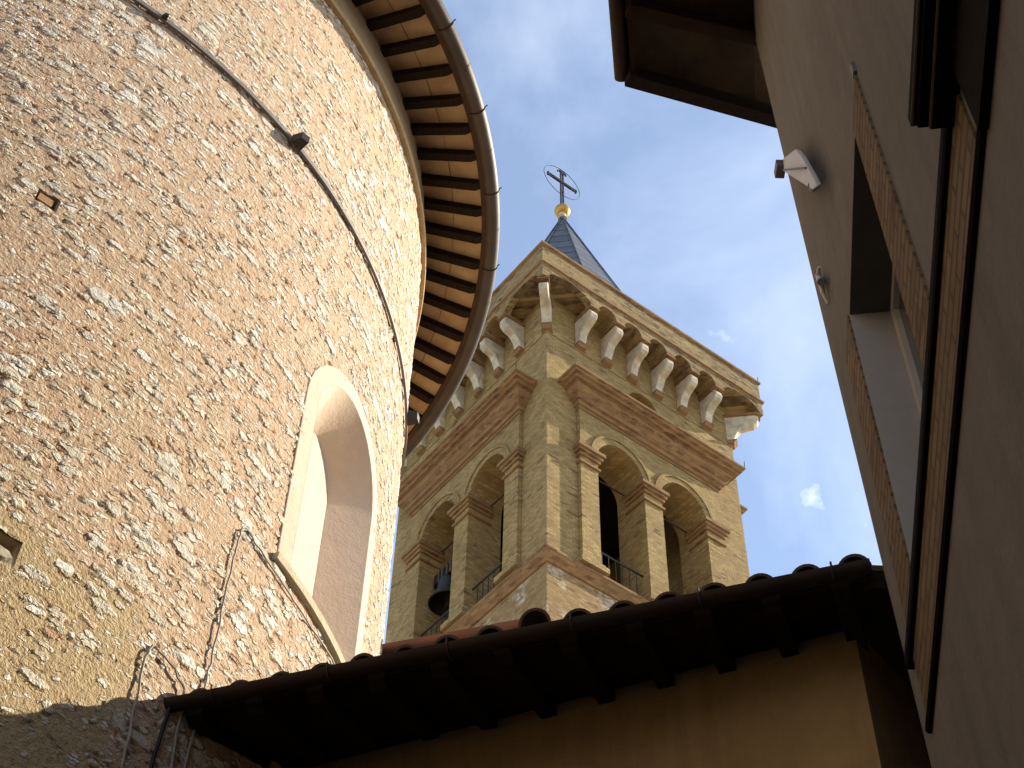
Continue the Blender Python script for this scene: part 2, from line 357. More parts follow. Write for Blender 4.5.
# niche outlines in (metres along the wall from its axis, height)
NC = -16.45
def arch_outline(hw, zb, zs, rise, k=18):
    P = [(-hw, zb), (-hw, zb+(zs-zb)*.34), (-hw, zb+(zs-zb)*.67)]
    P += [(-hw*math.cos(math.pi*i/k), zs+rise*math.sin(math.pi*i/k)) for i in range(k+1)]
    P += [(hw, zb+(zs-zb)*.67), (hw, zb+(zs-zb)*.34), (hw, zb)]
    P += [(hw*(1-2*i/6), zb) for i in range(1, 6)]
    return P
O_OUT = arch_outline(.835, 7.47, 9.28, .82); O_IN = arch_outline(.655, 7.55, 9.28, .65); O_PAN = arch_outline(.385, 7.66, 9.27, .39)
def n_pt(s, z, r): return cyl(r, NC+math.degrees(s/AR), z)
def in_niche(s, z, m=0.):
    s = abs(s)
    if z < 7.52+m or s > .78-m: return False
    return z < 9.28 or math.hypot(s/(.78-m), (z-9.28)/(.765-m)) < 1
def wall_grid(d0, d1, nphi, z0, z1, nz, hole=False):
    ph = np.linspace(d0, d1, nphi+1); zz = np.linspace(z0, z1, nz+1)
    PH, ZZ = np.meshgrid(ph, zz); a = np.radians(PH)
    co = np.stack([AR*np.cos(a), AR*np.sin(a), ZZ+H], -1).reshape(-1, 3)
    i, j = np.meshgrid(np.arange(nphi), np.arange(nz)); b = (j*(nphi+1)+i).ravel()
    F = np.stack([b, b+1, b+nphi+2, b+nphi+1], -1)
    if hole:
        s = np.abs((((ph[:-1]+ph[1:])/2)[None, :]-NC)*math.pi/180*AR); zc = ((zz[:-1]+zz[1:])/2)[:, None]
        inside = (s < .78) & (zc > 7.50) & ((zc < 9.28) | (np.hypot(s/.78, (zc-9.28)/.765) < 1))
        hs = np.abs((((ph[:-1]+ph[1:])/2)[None, :]+51.7)*math.pi/180*AR)
        inside |= (hs < .085) & (np.abs(zc-8.84) < .07)
        hs = np.abs((((ph[:-1]+ph[1:])/2)[None, :]+46.2)*math.pi/180*AR)
        inside |= (hs < .11) & (np.abs(zc-5.96) < .085)
        F = F[~inside.ravel()]
    uv = np.stack([a.ravel()*AR, ZZ.ravel()+H], -1)
    return co, F, uv
def np_mesh(name, parts):
    co = np.concatenate([p[0] for p in parts]); off = np.cumsum([0]+[len(p[0]) for p in parts[:-1]])
    F = np.concatenate([p[1]+o for p, o in zip(parts, off)]); uv = np.concatenate([p[2] for p in parts])
    me = bpy.data.meshes.new(name); me.vertices.add(len(co)); me.vertices.foreach_set('co', co.ravel())
    me.loops.add(len(F)*4); me.loops.foreach_set('vertex_index', F.ravel().astype(np.int32))
    me.polygons.add(len(F)); me.polygons.foreach_set('loop_start', np.arange(len(F), dtype=np.int32)*4); me.polygons.foreach_set('loop_total', np.full(len(F), 4, np.int32))
    l = me.uv_layers.new(name='wall'); l.data.foreach_set('uv', uv[F.ravel()].ravel())
    me.update(); me.validate()
    me.polygons.foreach_set('use_smooth', np.ones(len(F), bool)); return me
wall = link('wall', np_mesh('apse_wall', [wall_grid(-78, 14, 480, 3.2, ZB+.02, 640, True), wall_grid(14, 282, 90, 3.2, ZB+.02, 20), wall_grid(-78, 282, 120, -H, 3.2, 20)]), MT['rubble'], apse)
# smooth wall head above the string course
up = MB(); k = 240
up.loft([[cyl(r, 360*i/k, z) for i in range(k)] for r, z in ((AR-.15, ZB-.02), (AR-.005, ZB-.02), (AR-.005, ZE+.35), (AR-.15, ZE+.35))], True, False)
up.out('wall_head', mat_simple('grey_brown_render', (.36, .27, .18), (.28, .215, .15), 3, .95, bump=.012), apse, smooth=True)
b = MB()
b.loft([[cyl(AR+r, 360*i/k, ZB+z) for i in range(k)] for r, z in ((-.05, -.03), (.042, -.03), (.05, -.015), (.05, .03), (-.05, .035))], True, False)
b.out('string_course', mat_simple('tan_brick_band', (.50, .36, .19), (.40, .26, .13), 9, .9, bump=.01), apse, smooth=True)
nv = MB(); nv.hull8([(x_, y_, z) for z in (0, ZE+H-1) for x_, y_ in ((-.2, -4.6), (-.2, -19), (-5, -19), (-5, -4.6))]); nv.out('unseen_sky_blocker', MT['rubble_flat'], apse)  # unseen block added to keep sky light off the shaded lane walls
# blind window
bw = MB()
fr_prof = [(O_OUT, AR-.06), (O_OUT, AR-.002), (O_IN, AR-.002), (O_IN, AR-.02)]
bw.loft([[n_pt(s, z, r) for s, z in o] for o, r in fr_prof], True, False)
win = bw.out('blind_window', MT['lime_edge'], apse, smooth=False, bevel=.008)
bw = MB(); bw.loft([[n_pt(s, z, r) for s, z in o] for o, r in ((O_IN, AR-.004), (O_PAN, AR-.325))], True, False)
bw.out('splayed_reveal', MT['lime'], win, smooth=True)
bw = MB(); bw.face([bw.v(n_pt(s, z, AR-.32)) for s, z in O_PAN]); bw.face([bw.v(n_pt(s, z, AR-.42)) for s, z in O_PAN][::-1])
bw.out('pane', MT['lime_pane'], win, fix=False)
bw = MB(); bw.loft([[n_pt(-.87+1.74*i/10, z, r) for r, z in ((AR-.05, 7.42), (AR+.03, 7.43), (AR+.04, 7.485), (AR-.05, 7.495))] for i in range(11)])
bw.out('sill', MT['sill'], win)
# putlog holes
R4 = lambda w_, h_: [(-w_, -h_), (w_, -h_), (w_, h_), (-w_, h_)]
sur = mat_simple('tan_mortar_surround', (.42, .31, .19), (.34, .24, .14), 8, .95, bump=.012)
for HC, HZ, w_, h_, br in ((-51.7, 8.84, .075, .06, True), (-46.2, 5.96, .10, .075, False)):
    hm = lambda s, z, r: cyl(r, HC+math.degrees(s/AR), z+HZ)
    ph = MB()
    ph.loft([[hm(s, z, r) for s, z in R4(a_, b_)] for a_, b_, r in ((w_+.035, h_+.035, AR-.06), (w_+.035, h_+.035, AR-.014), (w_, h_, AR-.018), (w_, h_, AR-.25))], True, False)
    ph.face([ph.v(hm(s, z, AR-.25)) for s, z in R4(w_, h_)])
    hole = ph.out('putlog_hole', sur, apse)
    if br:
        ph = MB(); ph.loft([[hm(s, z, r) for s, z in ((-.062, -.035), (.045, -.042), (.05, .03), (-.058, .036))] for r in (AR-.2, AR-.016)])
        ph.out('stopping_brick', MT['terracotta'], hole)
    else:
        ph = MB(); ph.loft([[hm(s*k_, z*k_, r) for s, z in ((-.09, -.11), (.03, -.12), (.10, -.09), (.06, -.05), (-.05, -.04))] for k_, r in ((1, AR-.08), (1, AR-.01), (.8, AR+.015))])
        ph.out('loose_stone', MT['stone'], hole)
# iron tie strap round the wall, with its wedges
st = MB()
st.loft([[cyl(AR+r, -80+i*.75, ZS+z) for r, z in ((.004, -.026), (.030, -.026), (.030, .026), (.004, .026))] for i in range(240)])
strap = st.out('iron_strap', MT['strap'], apse, smooth=False)
for deg in (-33.2, 1.0, -49.1):
    s = MB(); q = .048 if deg > -40 else .02
    s.hull8([cyl(AR+.03, deg-q*13, ZS-q*1.3), cyl(AR+.03, deg+q*13, ZS-q*1.3), cyl(AR+.03, deg+q*13, ZS+q), cyl(AR+.03, deg-q*13, ZS+q),
             cyl(AR+.03+q*2, deg-q*8, ZS-q), cyl(AR+.03+q*2.4, deg+q*8, ZS-q), cyl(AR+.03+q*2.4, deg+q*8, ZS+q), cyl(AR+.03+q*2, deg-q*8, ZS+q)])
    s.out('wedge', MT['iron'], strap)
# eaves: rafters, terracotta boards, gutter, roof
SL = .30
def ez(r): return ZE+.06+(6.25-r)*SL       # underside of the boards
raf0 = None; STEP = 3.43
for i in range(-19, 19):
    dg = -2.02+i*STEP+random.uniform(-.12, .12)
    if raf0 is None:
        m = MB(); hw = .05
        P = [(AR-.1, ez(AR-.1)-.115), (6.12, ez(6.12)-.105), (6.18, ez(6.18)-.06), (6.18, ez(6.18)+.0), (AR-.1, ez(AR-.1)+.0)]
        m.loft([[(r, y, z+H) for r, z in P] for y in (-hw, hw)])
        raf0 = m.out('rafter', MT['wood_dark'], apse, bevel=.006); o = raf0
    else:
        o = raf0.copy(); col.objects.link(o); o.parent = apse
    o.rotation_euler = (0, 0, math.radians(dg)); o.location = (0, 0, random.uniform(-.008, .008))
bd = MB()
for i in range(-20, 19):
    for (ra, rb) in ((AR-.1, 5.845), (5.853, 6.20)):
        d0, d1 = -2.02+i*STEP+.02, -2.02+(i+1)*STEP-.02; dz = random.uniform(0, .008); R8 = []
        for zz in (0, .03):
            R8 += [cyl(ra, d0, ez(ra)+zz+dz), cyl(rb, d0, ez(rb)+zz+dz), cyl(rb, d1, ez(rb)+zz+dz), cyl(ra, d1, ez(ra)+zz+dz)]
        bd.hull8(R8)
bd.out('soffit_tiles', MT['pianelle'], apse)
em = MB(); em.loft([[cyl(r, -75+i*1.28, z) for r, z in ((6.18, ez(6.18)-.004), (6.18, ez(6.18)-.05), (6.28, ez(6.28)-.03), (6.28, ez(6.28)+.05))] for i in range(106)])
em.out('eaves_board', mat_simple('rusty_brown_board', (.07, .035, .018), (.04, .024, .014), 6, .9, bump=.006), apse)
gt = MB(); GR = .09; GC = AG-GR
def gut_ring(deg): 
    return [cyl(GC+GR*math.cos(t), deg, ZE+.085+GR*math.sin(t)) for t in [math.pi+math.pi*j/10 for j in range(11)]] + [cyl(GC+(GR-.006)*math.cos(t), deg, ZE+.085+(GR-.006)*math.sin(t)) for t in [2*math.pi-math.pi*j/10 for j in range(11)]]
gt.loft([gut_ring(-76+i*.6) for i in range(240)])
gut = gt.out('gutter', MT['copper'], apse, smooth=True)
for i in range(8):
    dg = -62+i*9.6
    s = MB(); s.tube([cyl(GC+(GR+.004)*math.cos(t), dg, ZE+.085+(GR+.004)*math.sin(t)) for t in [math.pi*1.0+math.pi*j/12 for j in range(13)]]+[cyl(AG+.004, dg, ZE+.11), cyl(AG+.03, dg, ZE+.135)], .008, 6)
    s.out('gutter_bracket', MT['copper_dark'], gut)
    s = MB(); s.loft([[cyl(GC+(GR+.003)*math.cos(t), dg+4.5+q, ZE+.085+(GR+.003)*math.sin(t)) for t in [math.pi+math.pi*j/12 for j in range(13)]] for q in (0, .28)], False, False)
    s.out('gutter_joint', MT['copper'], gut)
rf = MB(); kk = 120
rf.loft([[cyl(r, 360*i/kk, z) for i in range(kk)] for r, z in ((AR-.1, ez(AR-.1)+.035), (6.28, ez(6.28)+.035), (6.28, ez(6.28)+.10), (.05, ez(.05)+1.2))], True, False)
rf.out('roof', MT['terracotta'], apse)

# ================================================================== BELL TOWER  (local x along the right face, local y along the left face)
W = 6.562
TC = Vector((.86943, 24.98488, 0)); TYAW = math.atan2(.59384, .80458)
tower = empty('bell_tower', TC, TYAW, 'tall yellow brick bell tower with paired arches, white corbels and a grey spire', 'bell tower')
FR = {  # face frames: (t along the face, o outward, z) -> tower local
 'right': lambda t, o, z: (t, -o, z+H), 'left': lambda t, o, z: (-o, t, z+H),
 'back': lambda t, o, z: (t, W+o, z+H), 'far': lambda t, o, z: (W+o, t, z+H)}
def sq(o, z): return [(-o, -o, z+H), (W+o, -o, z+H), (W+o, W+o, z+H), (-o, W+o, z+H)]
sh = MB(); sh.loft([sq(-.02, -H), sq(-.02, 24.2)]); sh.out('shaft', MT['tower_low'], tower)
ZL0, ZL1 = 24.03, 24.375
ld = MB(); ld.loft([sq(o, z) for o, z in ((-.3, ZL0-.02), (.02, ZL0-.02), (.05, ZL0+.06), (.11, ZL0+.12), (.13, ZL0+.20), (.17, ZL0+.25), (.17, ZL1-.03), (-.0, ZL1+.02), (-.9, ZL1+.02))], True, False)
ld.out('ledge', MT['tower_red'], tower)
TA = [(1.495, 2.985), (3.565, 5.065)]; ZSP = 28.335; PIER = .95
def arch_notch(t0, t1, zs, zb, k=20):
    c, r = (t0+t1)/2, (t1-t0)/2
    return [(t0, zb)] + [(c-r*math.cos(math.pi*i/k), zs+r*1.06*math.sin(math.pi*i/k)) for i in range(k+1)] + [(t1, zb)]
def comb_outline(a, b, z0, z1, notches):
    P = [(a, z0)]
    for nn in notches: P += nn
    return P + [(b, z0), (b, z1), (a, z1)]
ZC0 = 29.76
for fn, (a, bb) in {'right': (0, W), 'left': (.9, W-.9), 'back': (0, W), 'far': (.9, W-.9)}.items():
    fr = FR[fn]
    m = MB(); m.prism(comb_outline(a, bb, ZL1-.2, 30.55, [arch_notch(t0, t1, ZSP, ZL1-.2) for t0, t1 in TA] if fn in ('right', 'left') else []), lambda p, q, d: fr(p, d, q), 0, -.9)
    m.out('belfry_wall', MT['tower_brick'], tower)
    m = MB(); m.prism(comb_outline(a, bb, 30.55, 34.0, [arch_notch(2.73, 3.83, 31.5, 30.55)]), lambda p, q, d: fr(p, d, q), 0, -.9)
    m.out('upper_wall', MT['tower_brick'], tower)
    m = MB(); m.prism(comb_outline(PIER, W-PIER, ZL1+.021, ZC0+.02, [arch_notch(t0, t1, ZSP, ZL1+.021) for t0, t1 in TA] if fn in ('right', 'left') else []), lambda p, q, d: fr(p, d, q), .002, .12)
    m.out('arcade_panel', MT['tower_brick'], tower)
    if fn in ('back',): continue
    # cornice with mitred returns
    prof = [(.12, ZC0), (.15, ZC0), (.15, ZC0+.08), (.20, ZC0+.09), (.22, ZC0+.20), (.28, ZC0+.22), (.30, ZC0+.33), (.40, ZC0+.43), (.44, ZC0+.49), (.44, ZC0+.56), (.54, ZC0+.58), (.56, ZC0+.66), (.63, ZC0+.68), (.65, ZC0+.76), (.695, ZC0+.78), (.70, ZC0+.84), (.0, ZC0+.92)]
    m = MB(); m.loft([[fr(PIER-(o-.12), .0, z), fr(PIER-(o-.12), o, z), fr(W-PIER+(o-.12), o, z), fr(W-PIER+(o-.12), .0, z)] for o, z in prof], True, True)
    m.out('cornice', MT['tower_red'], tower)
    if fn == 'far': OPEN = []
    else: OPEN = TA
    # moulded arch rings
    for t0, t1 in OPEN:
        c, r = (t0+t1)/2, (t1-t0)/2
        m = MB(); rings = []
        for i in range(25):
            th = math.pi*i/24; cs, sn = math.cos(th), math.sin(th)
            rings.append([fr(c-q*cs, o, ZSP+q*1.06*sn) for q, o in ((r+.005, .10), (r+.005, .135), (r+.17, .135), (r+.17, .17), (r+.235, .17), (r+.235, .10))])
        m.loft(rings); m.out('archivolt', MT['tower_brick'], tower)
    # imposts and bases of the three pilasters
    for t0, t1, inner in ((PIER, 1.495, 'r'), (2.985, 3.565, 'b'), (5.065, W-PIER, 'l')):
        m = MB()
        for z0, z1, e in ((ZSP-.10, ZSP+.012, .15), (ZSP-.20, ZSP-.10, .10), (ZSP-.30, ZSP-.20, .05), (ZSP-.56, ZSP-.49, .05)):
            m.box(fr(t0-e, -.55, z0-0), fr(t1+e, .12+e, z1)) if inner == 'b' else m.box(fr(t0-e, .0 if inner == 'r' else -.55, z0), fr(t1+e, .12+e, z1))
            if inner == 'r': m.box(fr(t1-.05, -.55, z0), fr(t1+e, -.002, z1))
        m.out('impost', MT['tower_red'], tower)
        m = MB()
        for z0, z1, e in ((ZL1+.0, ZL1+.16, .13), (ZL1+.16, ZL1+.26, .07)):
            m.box(fr(t0-e, .0, z0), fr(t1+e, .12+e, z1))
        m.out('pilaster_base', MT['tower_brick'], tower)
    for t0, t1 in OPEN:
        m = MB(); m.tube([fr(t0-.05, -.45, ZSP-.05), fr(t1+.05, -.45, ZSP-.05)], .022, 8); m.out('tie_rod', MT['iron'], tower)
        m = MB(); zr = ZL1+1.0
        m.tube([fr(t0-.02, -.12, zr), fr(t1+.02, -.12, zr)], .026, 8)
        for q in range(1, 7): m.tube([fr(t0+(t1-t0)*q/7, -.12, ZL1), fr(t0+(t1-t0)*q/7, -.12, zr)], .013, 6)
        m.out('railing', MT['iron'], tower)
    # corbel table
    ct = [1.09+i*.898 for i in range(6)]; hw = .12; OF = .70; ZCP = 33.43
    def corbel(frame, scale=1., parent=tower):
        P = [(-.02, 32.46), (.13, 32.46), (.17, 32.62), (.22, 32.78), (.31, 32.92), (.43, 32.99), (.55, 33.03), (.63, 33.10), (.665, 33.22), (.655, 33.34), (.60, 33.415), (-.02, 33.42)]
        P = [(o + (random.uniform(-.012, .012) if o > .1 else 0), z + (random.uniform(-.010, .010) if .1 < o < .6 and z < 33.4 else 0)) for o, z in P]
        m = MB(); m.loft([[frame(s + random.uniform(-.006, .006), o*scale, z) for o, z in P] for s in (-hw, 0, hw)]); c = m.out('corbel', MT['stone'], parent, bevel=.02)
        m = MB(); m.hull8([frame(-hw-.03, -.01, 32.30), frame(hw+.03, -.01, 32.30), frame(hw+.02, .13*scale, 32.33), frame(-hw-.02, .13*scale, 32.33), frame(-hw-.03, -.01, 32.452), frame(hw+.03, -.01, 32.452), frame(hw+.03, .20*scale, 32.452), frame(-hw-.03, .20*scale, 32.452)])
        m.out('brick_base', MT['tower_red'], c)
        m = MB(); m.box(frame(-hw-.04, -.01, 33.424), frame(hw+.04, (OF+.02)*scale, 33.50)) if scale == 1 else m.hull8([frame(a_, o_, z_) for z_ in (33.424, 33.50) for a_, o_ in ((-hw-.04, 0), (hw+.04, 0), (hw+.04, (OF+.01)*scale), (-hw-.04, (OF+.01)*scale))])
        m.out('brick_cap', MT['tower_red'], c)
    for t in ct: corbel(lambda s, o, z, t=t: fr(t+s, o, z))
    # arches between the corbels: tunnels for the middle bays, a broad one at each corner
    def scallop(t0, t1, k=12):
        c, r = (t0+t1)/2, (t1-t0)/2; rise = min(abs(r), .36)
        return [(c-r*math.cos(math.pi*i/k), 33.50+rise*math.sin(math.pi*i/k)) for i in range(k+1)]
    o2 = [(ct[0], 33.50)]
    for q in range(5): o2 += scallop(ct[q]+hw+.02, ct[q+1]-hw-.02)
    o2 += [(ct[5], 33.50), (ct[5], 33.96), (ct[0], 33.96)]
    m = MB(); m.prism(o2, lambda p, q, d: fr(p, d, q), .0, OF)
    for ta, tb in ((ct[0], -OF), (ct[5], W+OF)):
        sgn = 1 if tb > ta else -1
        c0, c1 = ta+sgn*(hw+.02), tb-sgn*.16
        ol = [(ta, 33.50)]+scallop(c0, c1)+[(tb, 33.50), (tb, 33.96), (ta, 33.96)]
        if fn == 'right': m.prism(ol, lambda p, q, d: fr(p, d, q), OF-.2, OF)
        else: 
            ol2 = [(min(max(p, -OF+.2), W+OF-.2), q) for p, q in ol]
            m.prism(ol2, lambda p, q, d: fr(p, d, q), OF-.2, OF)
        if fn == 'right': m.prism([(ta, 33.87), (tb-sgn*.2, 33.87), (tb-sgn*.2, 33.95), (ta, 33.95)], lambda p, q, d: fr(p, d, q), .0, OF-.2)
        else:
            te = min(max(tb, 0), W); m.prism([(ta, 33.87), (te, 33.87), (te, 33.95), (ta, 33.95)], lambda p, q, d: fr(p, d, q), .0, OF-.2)
    m.out('corbel_arches', MT['tower_rim'], tower)
    m = MB(); m.box(fr(0., -.02, 32.245), fr(W, .018, 32.295)); m.out('string', MT['tower_brick'], tower)
s2 = math.sqrt(.5)
for cx, cy, dx, dy in ((0, 0, -s2, -s2), (W, 0, s2, -s2), (0, W, -s2, s2)):
    corbel(lambda s, o, z: (cx+dx*(o-.12)-dy*s, cy+dy*(o-.12)+dx*s, z+H), 1.42)
m = MB()
m.loft([sq(o, z) for o, z in ((-.5, 33.955), (.70, 33.955), (.715, 34.0), (.76, 34.02), (.76, 34.09), (.70, 34.11), (-.5, 34.11))], True, False)
m.out('parapet_moulding', MT['tower_red'], tower)
m = MB(); m.loft([sq(o, z) for o, z in ((.3, 34.10), (.69, 34.10), (.69, 34.84), (.3, 34.84))], True, False); m.out('parapet', MT['tower_rim'], tower)
m = MB(); m.loft([sq(o, z) for o, z in ((.25, 34.835), (.70, 34.835), (.745, 34.87), (.745, 34.95), (.70, 34.97), (.25, 34.97))], True, False); m.out('parapet_coping', MT['tower_red'], tower)
m = MB(); m.loft([sq(-.1, 30.45), sq(-.1, 30.53)]); m.loft([sq(.32, 34.4), sq(.32, 34.5)]); m.out('floor_slab', MT['wood_dark'], tower)
# spire
SB, ST, SR = 34.5, 44.45, 3.55
def octa(r, z): return [(W/2+r*math.cos(math.radians(22.5+45*i)), W/2+r*math.sin(math.radians(22.5+45*i)), z+H) for i in range(8)]
m = MB(); m.loft([octa(SR, SB), octa(.13, ST-.25), octa(.16, ST-.2), octa(.12, ST)])
sp = m.out('spire', MT['slate'], tower)
for i in range(8):
    m = MB(); a, b_ = octa(SR+.03, SB)[i], octa(.15, ST-.25)[i]; m.tube([a, b_], .022, 6); m.out('hip_roll', MT['slate'], sp)
m = MB(); m.lathe([(.10, 0), (.16, .03), (.12, .10), (.10, .2), (.14, .25)], (W/2, W/2, ST+H-.02), 16); m.out('finial_base', MT['stone'], sp, smooth=True)
m = MB(); m.lathe([(.27*math.sin(math.pi*i/14)+.001, -.27*math.cos(math.pi*i/14)) for i in range(15)], (W/2, W/2, ST+H+.47), 24); m.out('finial_ball', MT['gold'], sp, smooth=True)
# iron cross with a thin ring
cr = MB(); x0 = W/2; z0 = ST+.72
cr.box((x0-.07, x0-.03, z0+H), (x0-.03, x0+.03, z0+2.2+H)); cr.box((x0+.03, x0-.03, z0+H), (x0+.07, x0+.03, z0+2.2+H))
for q in (0.02, .95, 2.1): cr.box((x0-.03, x0-.028, z0+q+H), (x0+.03, x0+.028, z0+q+.10+H))
ZA = z0+1.58
cr.box((x0-.42, x0-.04, ZA-.05+H), (x0+.42, x0+.04, ZA+.05+H))
for sx in (-1, 1):
    cr.tube([(x0+sx*(.42+.075)+.075*math.cos(t), x0, ZA+H+.075*math.sin(t)) for t in [2*math.pi*j/12 for j in range(13)]], .03, 6)
    cr.tube([(x0+sx*.56, x0, ZA+H), (x0+sx*.66, x0, ZA+H)], .045, 6); cr.box((x0+sx*.62-.03, x0-.03, ZA-.10+H), (x0+sx*.62+.03, x0+.03, ZA+.10+H))
cr.box((x0-.13, x0-.032, z0+2.21+H), (x0+.13, x0+.032, z0+2.29+H))
for sx in (-1, 1): cr.tube([(x0+sx*.13, x0, z0+2.25+H), (x0+sx*.19, x0, z0+2.16+H)], .035, 6)
crs = cr.out('cross', MT['iron'], sp)
m = MB(); m.tube([(x0+.80*math.cos(t), x0, ZA+H+.80*math.sin(t)) for t in [2*math.pi*j/48 for j in range(49)]], .012, 6, False); m.out('ring', MT['iron'], crs)
tower_M = Matrix.Translation(TC) @ Matrix.Rotation(TYAW, 4, 'Z')
# lightning spikes on the mouldings
for p in ((PIER-.55, -.69, 30.6), (-.69, PIER-.55, 30.6), (W-PIER+.55, -.69, 30.6), (W+.70, -.70, 34.96)):
    m = MB(); m.tube([(p[0], p[1], p[2]+H), (p[0]+.02, p[1], p[2]+.24+H)], .012, 5); m.out('bird_spike', MT['iron'], tower)
# bells
def bell(loc, rad, yaw, label):
    L = tower_M @ Vector((loc[0], loc[1], loc[2]+H))
    t = empty('bell', L, TYAW+yaw, label, 'bell', 'bells hung in the belfry arches')
    s = rad
    m = MB(); m.lathe([(.02, 1.62*s), (.30*s, 1.60*s), (.50*s, 1.50*s), (.56*s, 1.30*s), (.60*s, .9*s), (.70*s, .5*s), (.86*s, .18*s), (1.0*s, 0), (.95*s, -.02*s), (.80*s, .2*s), (.5*s, 1.2*s), (.02, 1.4*s)], (0, 0, 0), 32); m.out('bell_body', MT['bronze'], t, smooth=True)
    m = MB(); m.tube([(0, 0, 1.3*s), (0, 0, .1*s), (0, 0, -.12*s)], [.04, .05, .09], 8); m.out('clapper', MT['iron'], t)
    m = MB(); m.box((-.95*s, -.16, 1.66*s), (.95*s, .16, 1.66*s+.34)); hd = m.out('headstock', MT['wood_brown'], t, bevel=.02)
    for q in (-.5, -.2, .2, .5):
        m = MB(); m.box((q*s-.03, -.172, 1.64*s), (q*s+.03, .172, 1.66*s+.36)); m.out('strap', MT['copper'], hd)
    m = MB(); m.tube([(-1.35*s, 0, 1.7*s+.15), (1.35*s, 0, 1.7*s+.15)], .05, 8); m.out('axle', MT['iron'], t)
bell((.40, 4.42, 26.1), .50, math.pi/2, 'dark bronze bell in the left face arch nearest the stone apse')
bell((2.1, 1.5, 25.7), .42, 0, 'dark bell deep in the first right face arch beside the corner')
bell((4.3, 1.2, 25.2), .36, 0, 'dark bell low in the second right face arch away from the corner')

# ================================================================== HOUSE ON THE RIGHT
HA = math.radians(7.7); HN = Vector((math.cos(HA), -math.sin(HA), 0)); HU = Vector((math.sin(HA), math.cos(HA), 0)); HCC = 1.06025
house = empty('plastered_house', HN*HCC+HU*5.9, 0, 'grey plastered house wall with a brick window surround and deep dark eaves', 'house')
HB = house.location.copy()
def hw_(u, o, z):                       # along the wall, outward, height
    p = HU*u + HN*(HCC-o) + Vector((0, 0, z+H)); return tuple(p-HB)
WT = 10.97
def uend(z): return 5.555+.385*(min(max(z, -H), WT)-4.0)/7
WIN = (3.885, 4.985, 4.52, 6.40)
m = MB()
def wq(P, d=-.45): m.loft([[hw_(u, 0, z) for u, z in P], [hw_(u, d, z) for u, z in P]])
wq([(-9, -H), (uend(-H), -H), (uend(WIN[2]), WIN[2]), (-9, WIN[2])])
wq([(-9, WIN[3]), (uend(WIN[3]), WIN[3]), (uend(WT+.4), WT+.4), (-9, WT+.4)])
wq([(-9, WIN[2]), (WIN[0], WIN[2]), (WIN[0], WIN[3]), (-9, WIN[3])])
wq([(WIN[1], WIN[2]), (uend(WIN[2]), WIN[2]), (uend(WIN[3]), WIN[3]), (WIN[1], WIN[3])])
m.out('wall', MT['greyplaster'], house)
# end wall, running back from the corner
ED = Vector((.95889, .28376, 0)); EN = Vector((-.28376, .95889, 0))
m = MB(); c0 = HU*uend(0)+HN*HCC; c1 = HU*uend(WT)+HN*HCC
def lw(p, z): return (p.x-HB.x, p.y-HB.y, z+H)
cL, cT = HU*uend(-H)+HN*HCC, HU*uend(WT)+HN*HCC
m.hull8([lw(cL+HN*.46, -H), lw(cL+ED*9, -H), lw(cL+ED*9-EN*.4, -H), lw(cL+HN*.46-HU*.4, -H), lw(cT+HN*.46, WT+.4), lw(cT+ED*9, WT+.4), lw(cT+ED*9-EN*.4, WT+.4), lw(cT+HN*.46-HU*.4, WT+.4)])
m.out('end_wall', MT['greyplaster'], house)
# window
jm = MB(); jm.hull8([hw_(a, o, z) for o in (-.02, .014) for a, z in ((WIN[0]-.33, WIN[2]), (WIN[0], WIN[2]), (WIN[0], WIN[3]), (WIN[0]-.28, WIN[3]))])
wj = jm.out('window_surround', MT['house_brick'], house)
jm = MB(); jm.hull8([hw_(a, o, z) for o in (-.02, .014) for a, z in ((WIN[1], WIN[2]), (WIN[1]+.33, WIN[2]), (WIN[1]+.30, WIN[3]), (WIN[1], WIN[3]))])
jm.out('far_jamb', MT['house_brick'], wj)
DEP = -.20
for a, b_ in ((WIN[1]-.012, WIN[1]+.001), (WIN[0]-.001, WIN[0]+.012)):
    m = MB(); m.fn = lambda p: hw_(*p); m.box((a, DEP-.06, WIN[2]), (b_, .002, WIN[3])); m.out('reveal', MT['cream'], wj)
m = MB(); m.fn = lambda p: hw_(*p)
m.box((WIN[0]+.012, DEP-.06, WIN[3]-.012), (WIN[1]-.012, .003, WIN[3]+.002)); m.out('lintel', mat_simple('dark_lintel_plaster', (.095, .092, .08), (.075, .072, .064), 4, .95), wj)
m = MB(); m.fn = lambda p: hw_(*p)
for a, b_ in (((WIN[0]+.013, DEP-.05, WIN[2]), (WIN[0]+.075, DEP, WIN[3]-.013)), ((WIN[1]-.075, DEP-.05, WIN[2]), (WIN[1]-.013, DEP, WIN[3]-.013)), ((WIN[0]+.075, DEP-.05, WIN[3]-.075), (WIN[1]-.075, DEP, WIN[3]-.013)), ((4.40, DEP-.05, WIN[2]), (4.47, DEP, WIN[3]-.075))): m.box(a, b_)
fo = m.out('frame', MT['frame'], wj)
m = MB(); m.fn = lambda p: hw_(*p); m.box((WIN[0]+.02, DEP-.04, WIN[2]), (WIN[1]-.02, DEP-.03, WIN[3]-.03)); m.out('pane', MT['glass'], wj)
m = MB(); m.fn = lambda p: hw_(*p); m.box((WIN[0]-.30, -.01, WIN[3]+.0), (WIN[0]-.26, .018, WIN[3]+.09)); m.out('hinge_pin', MT['lampgrey'], wj)
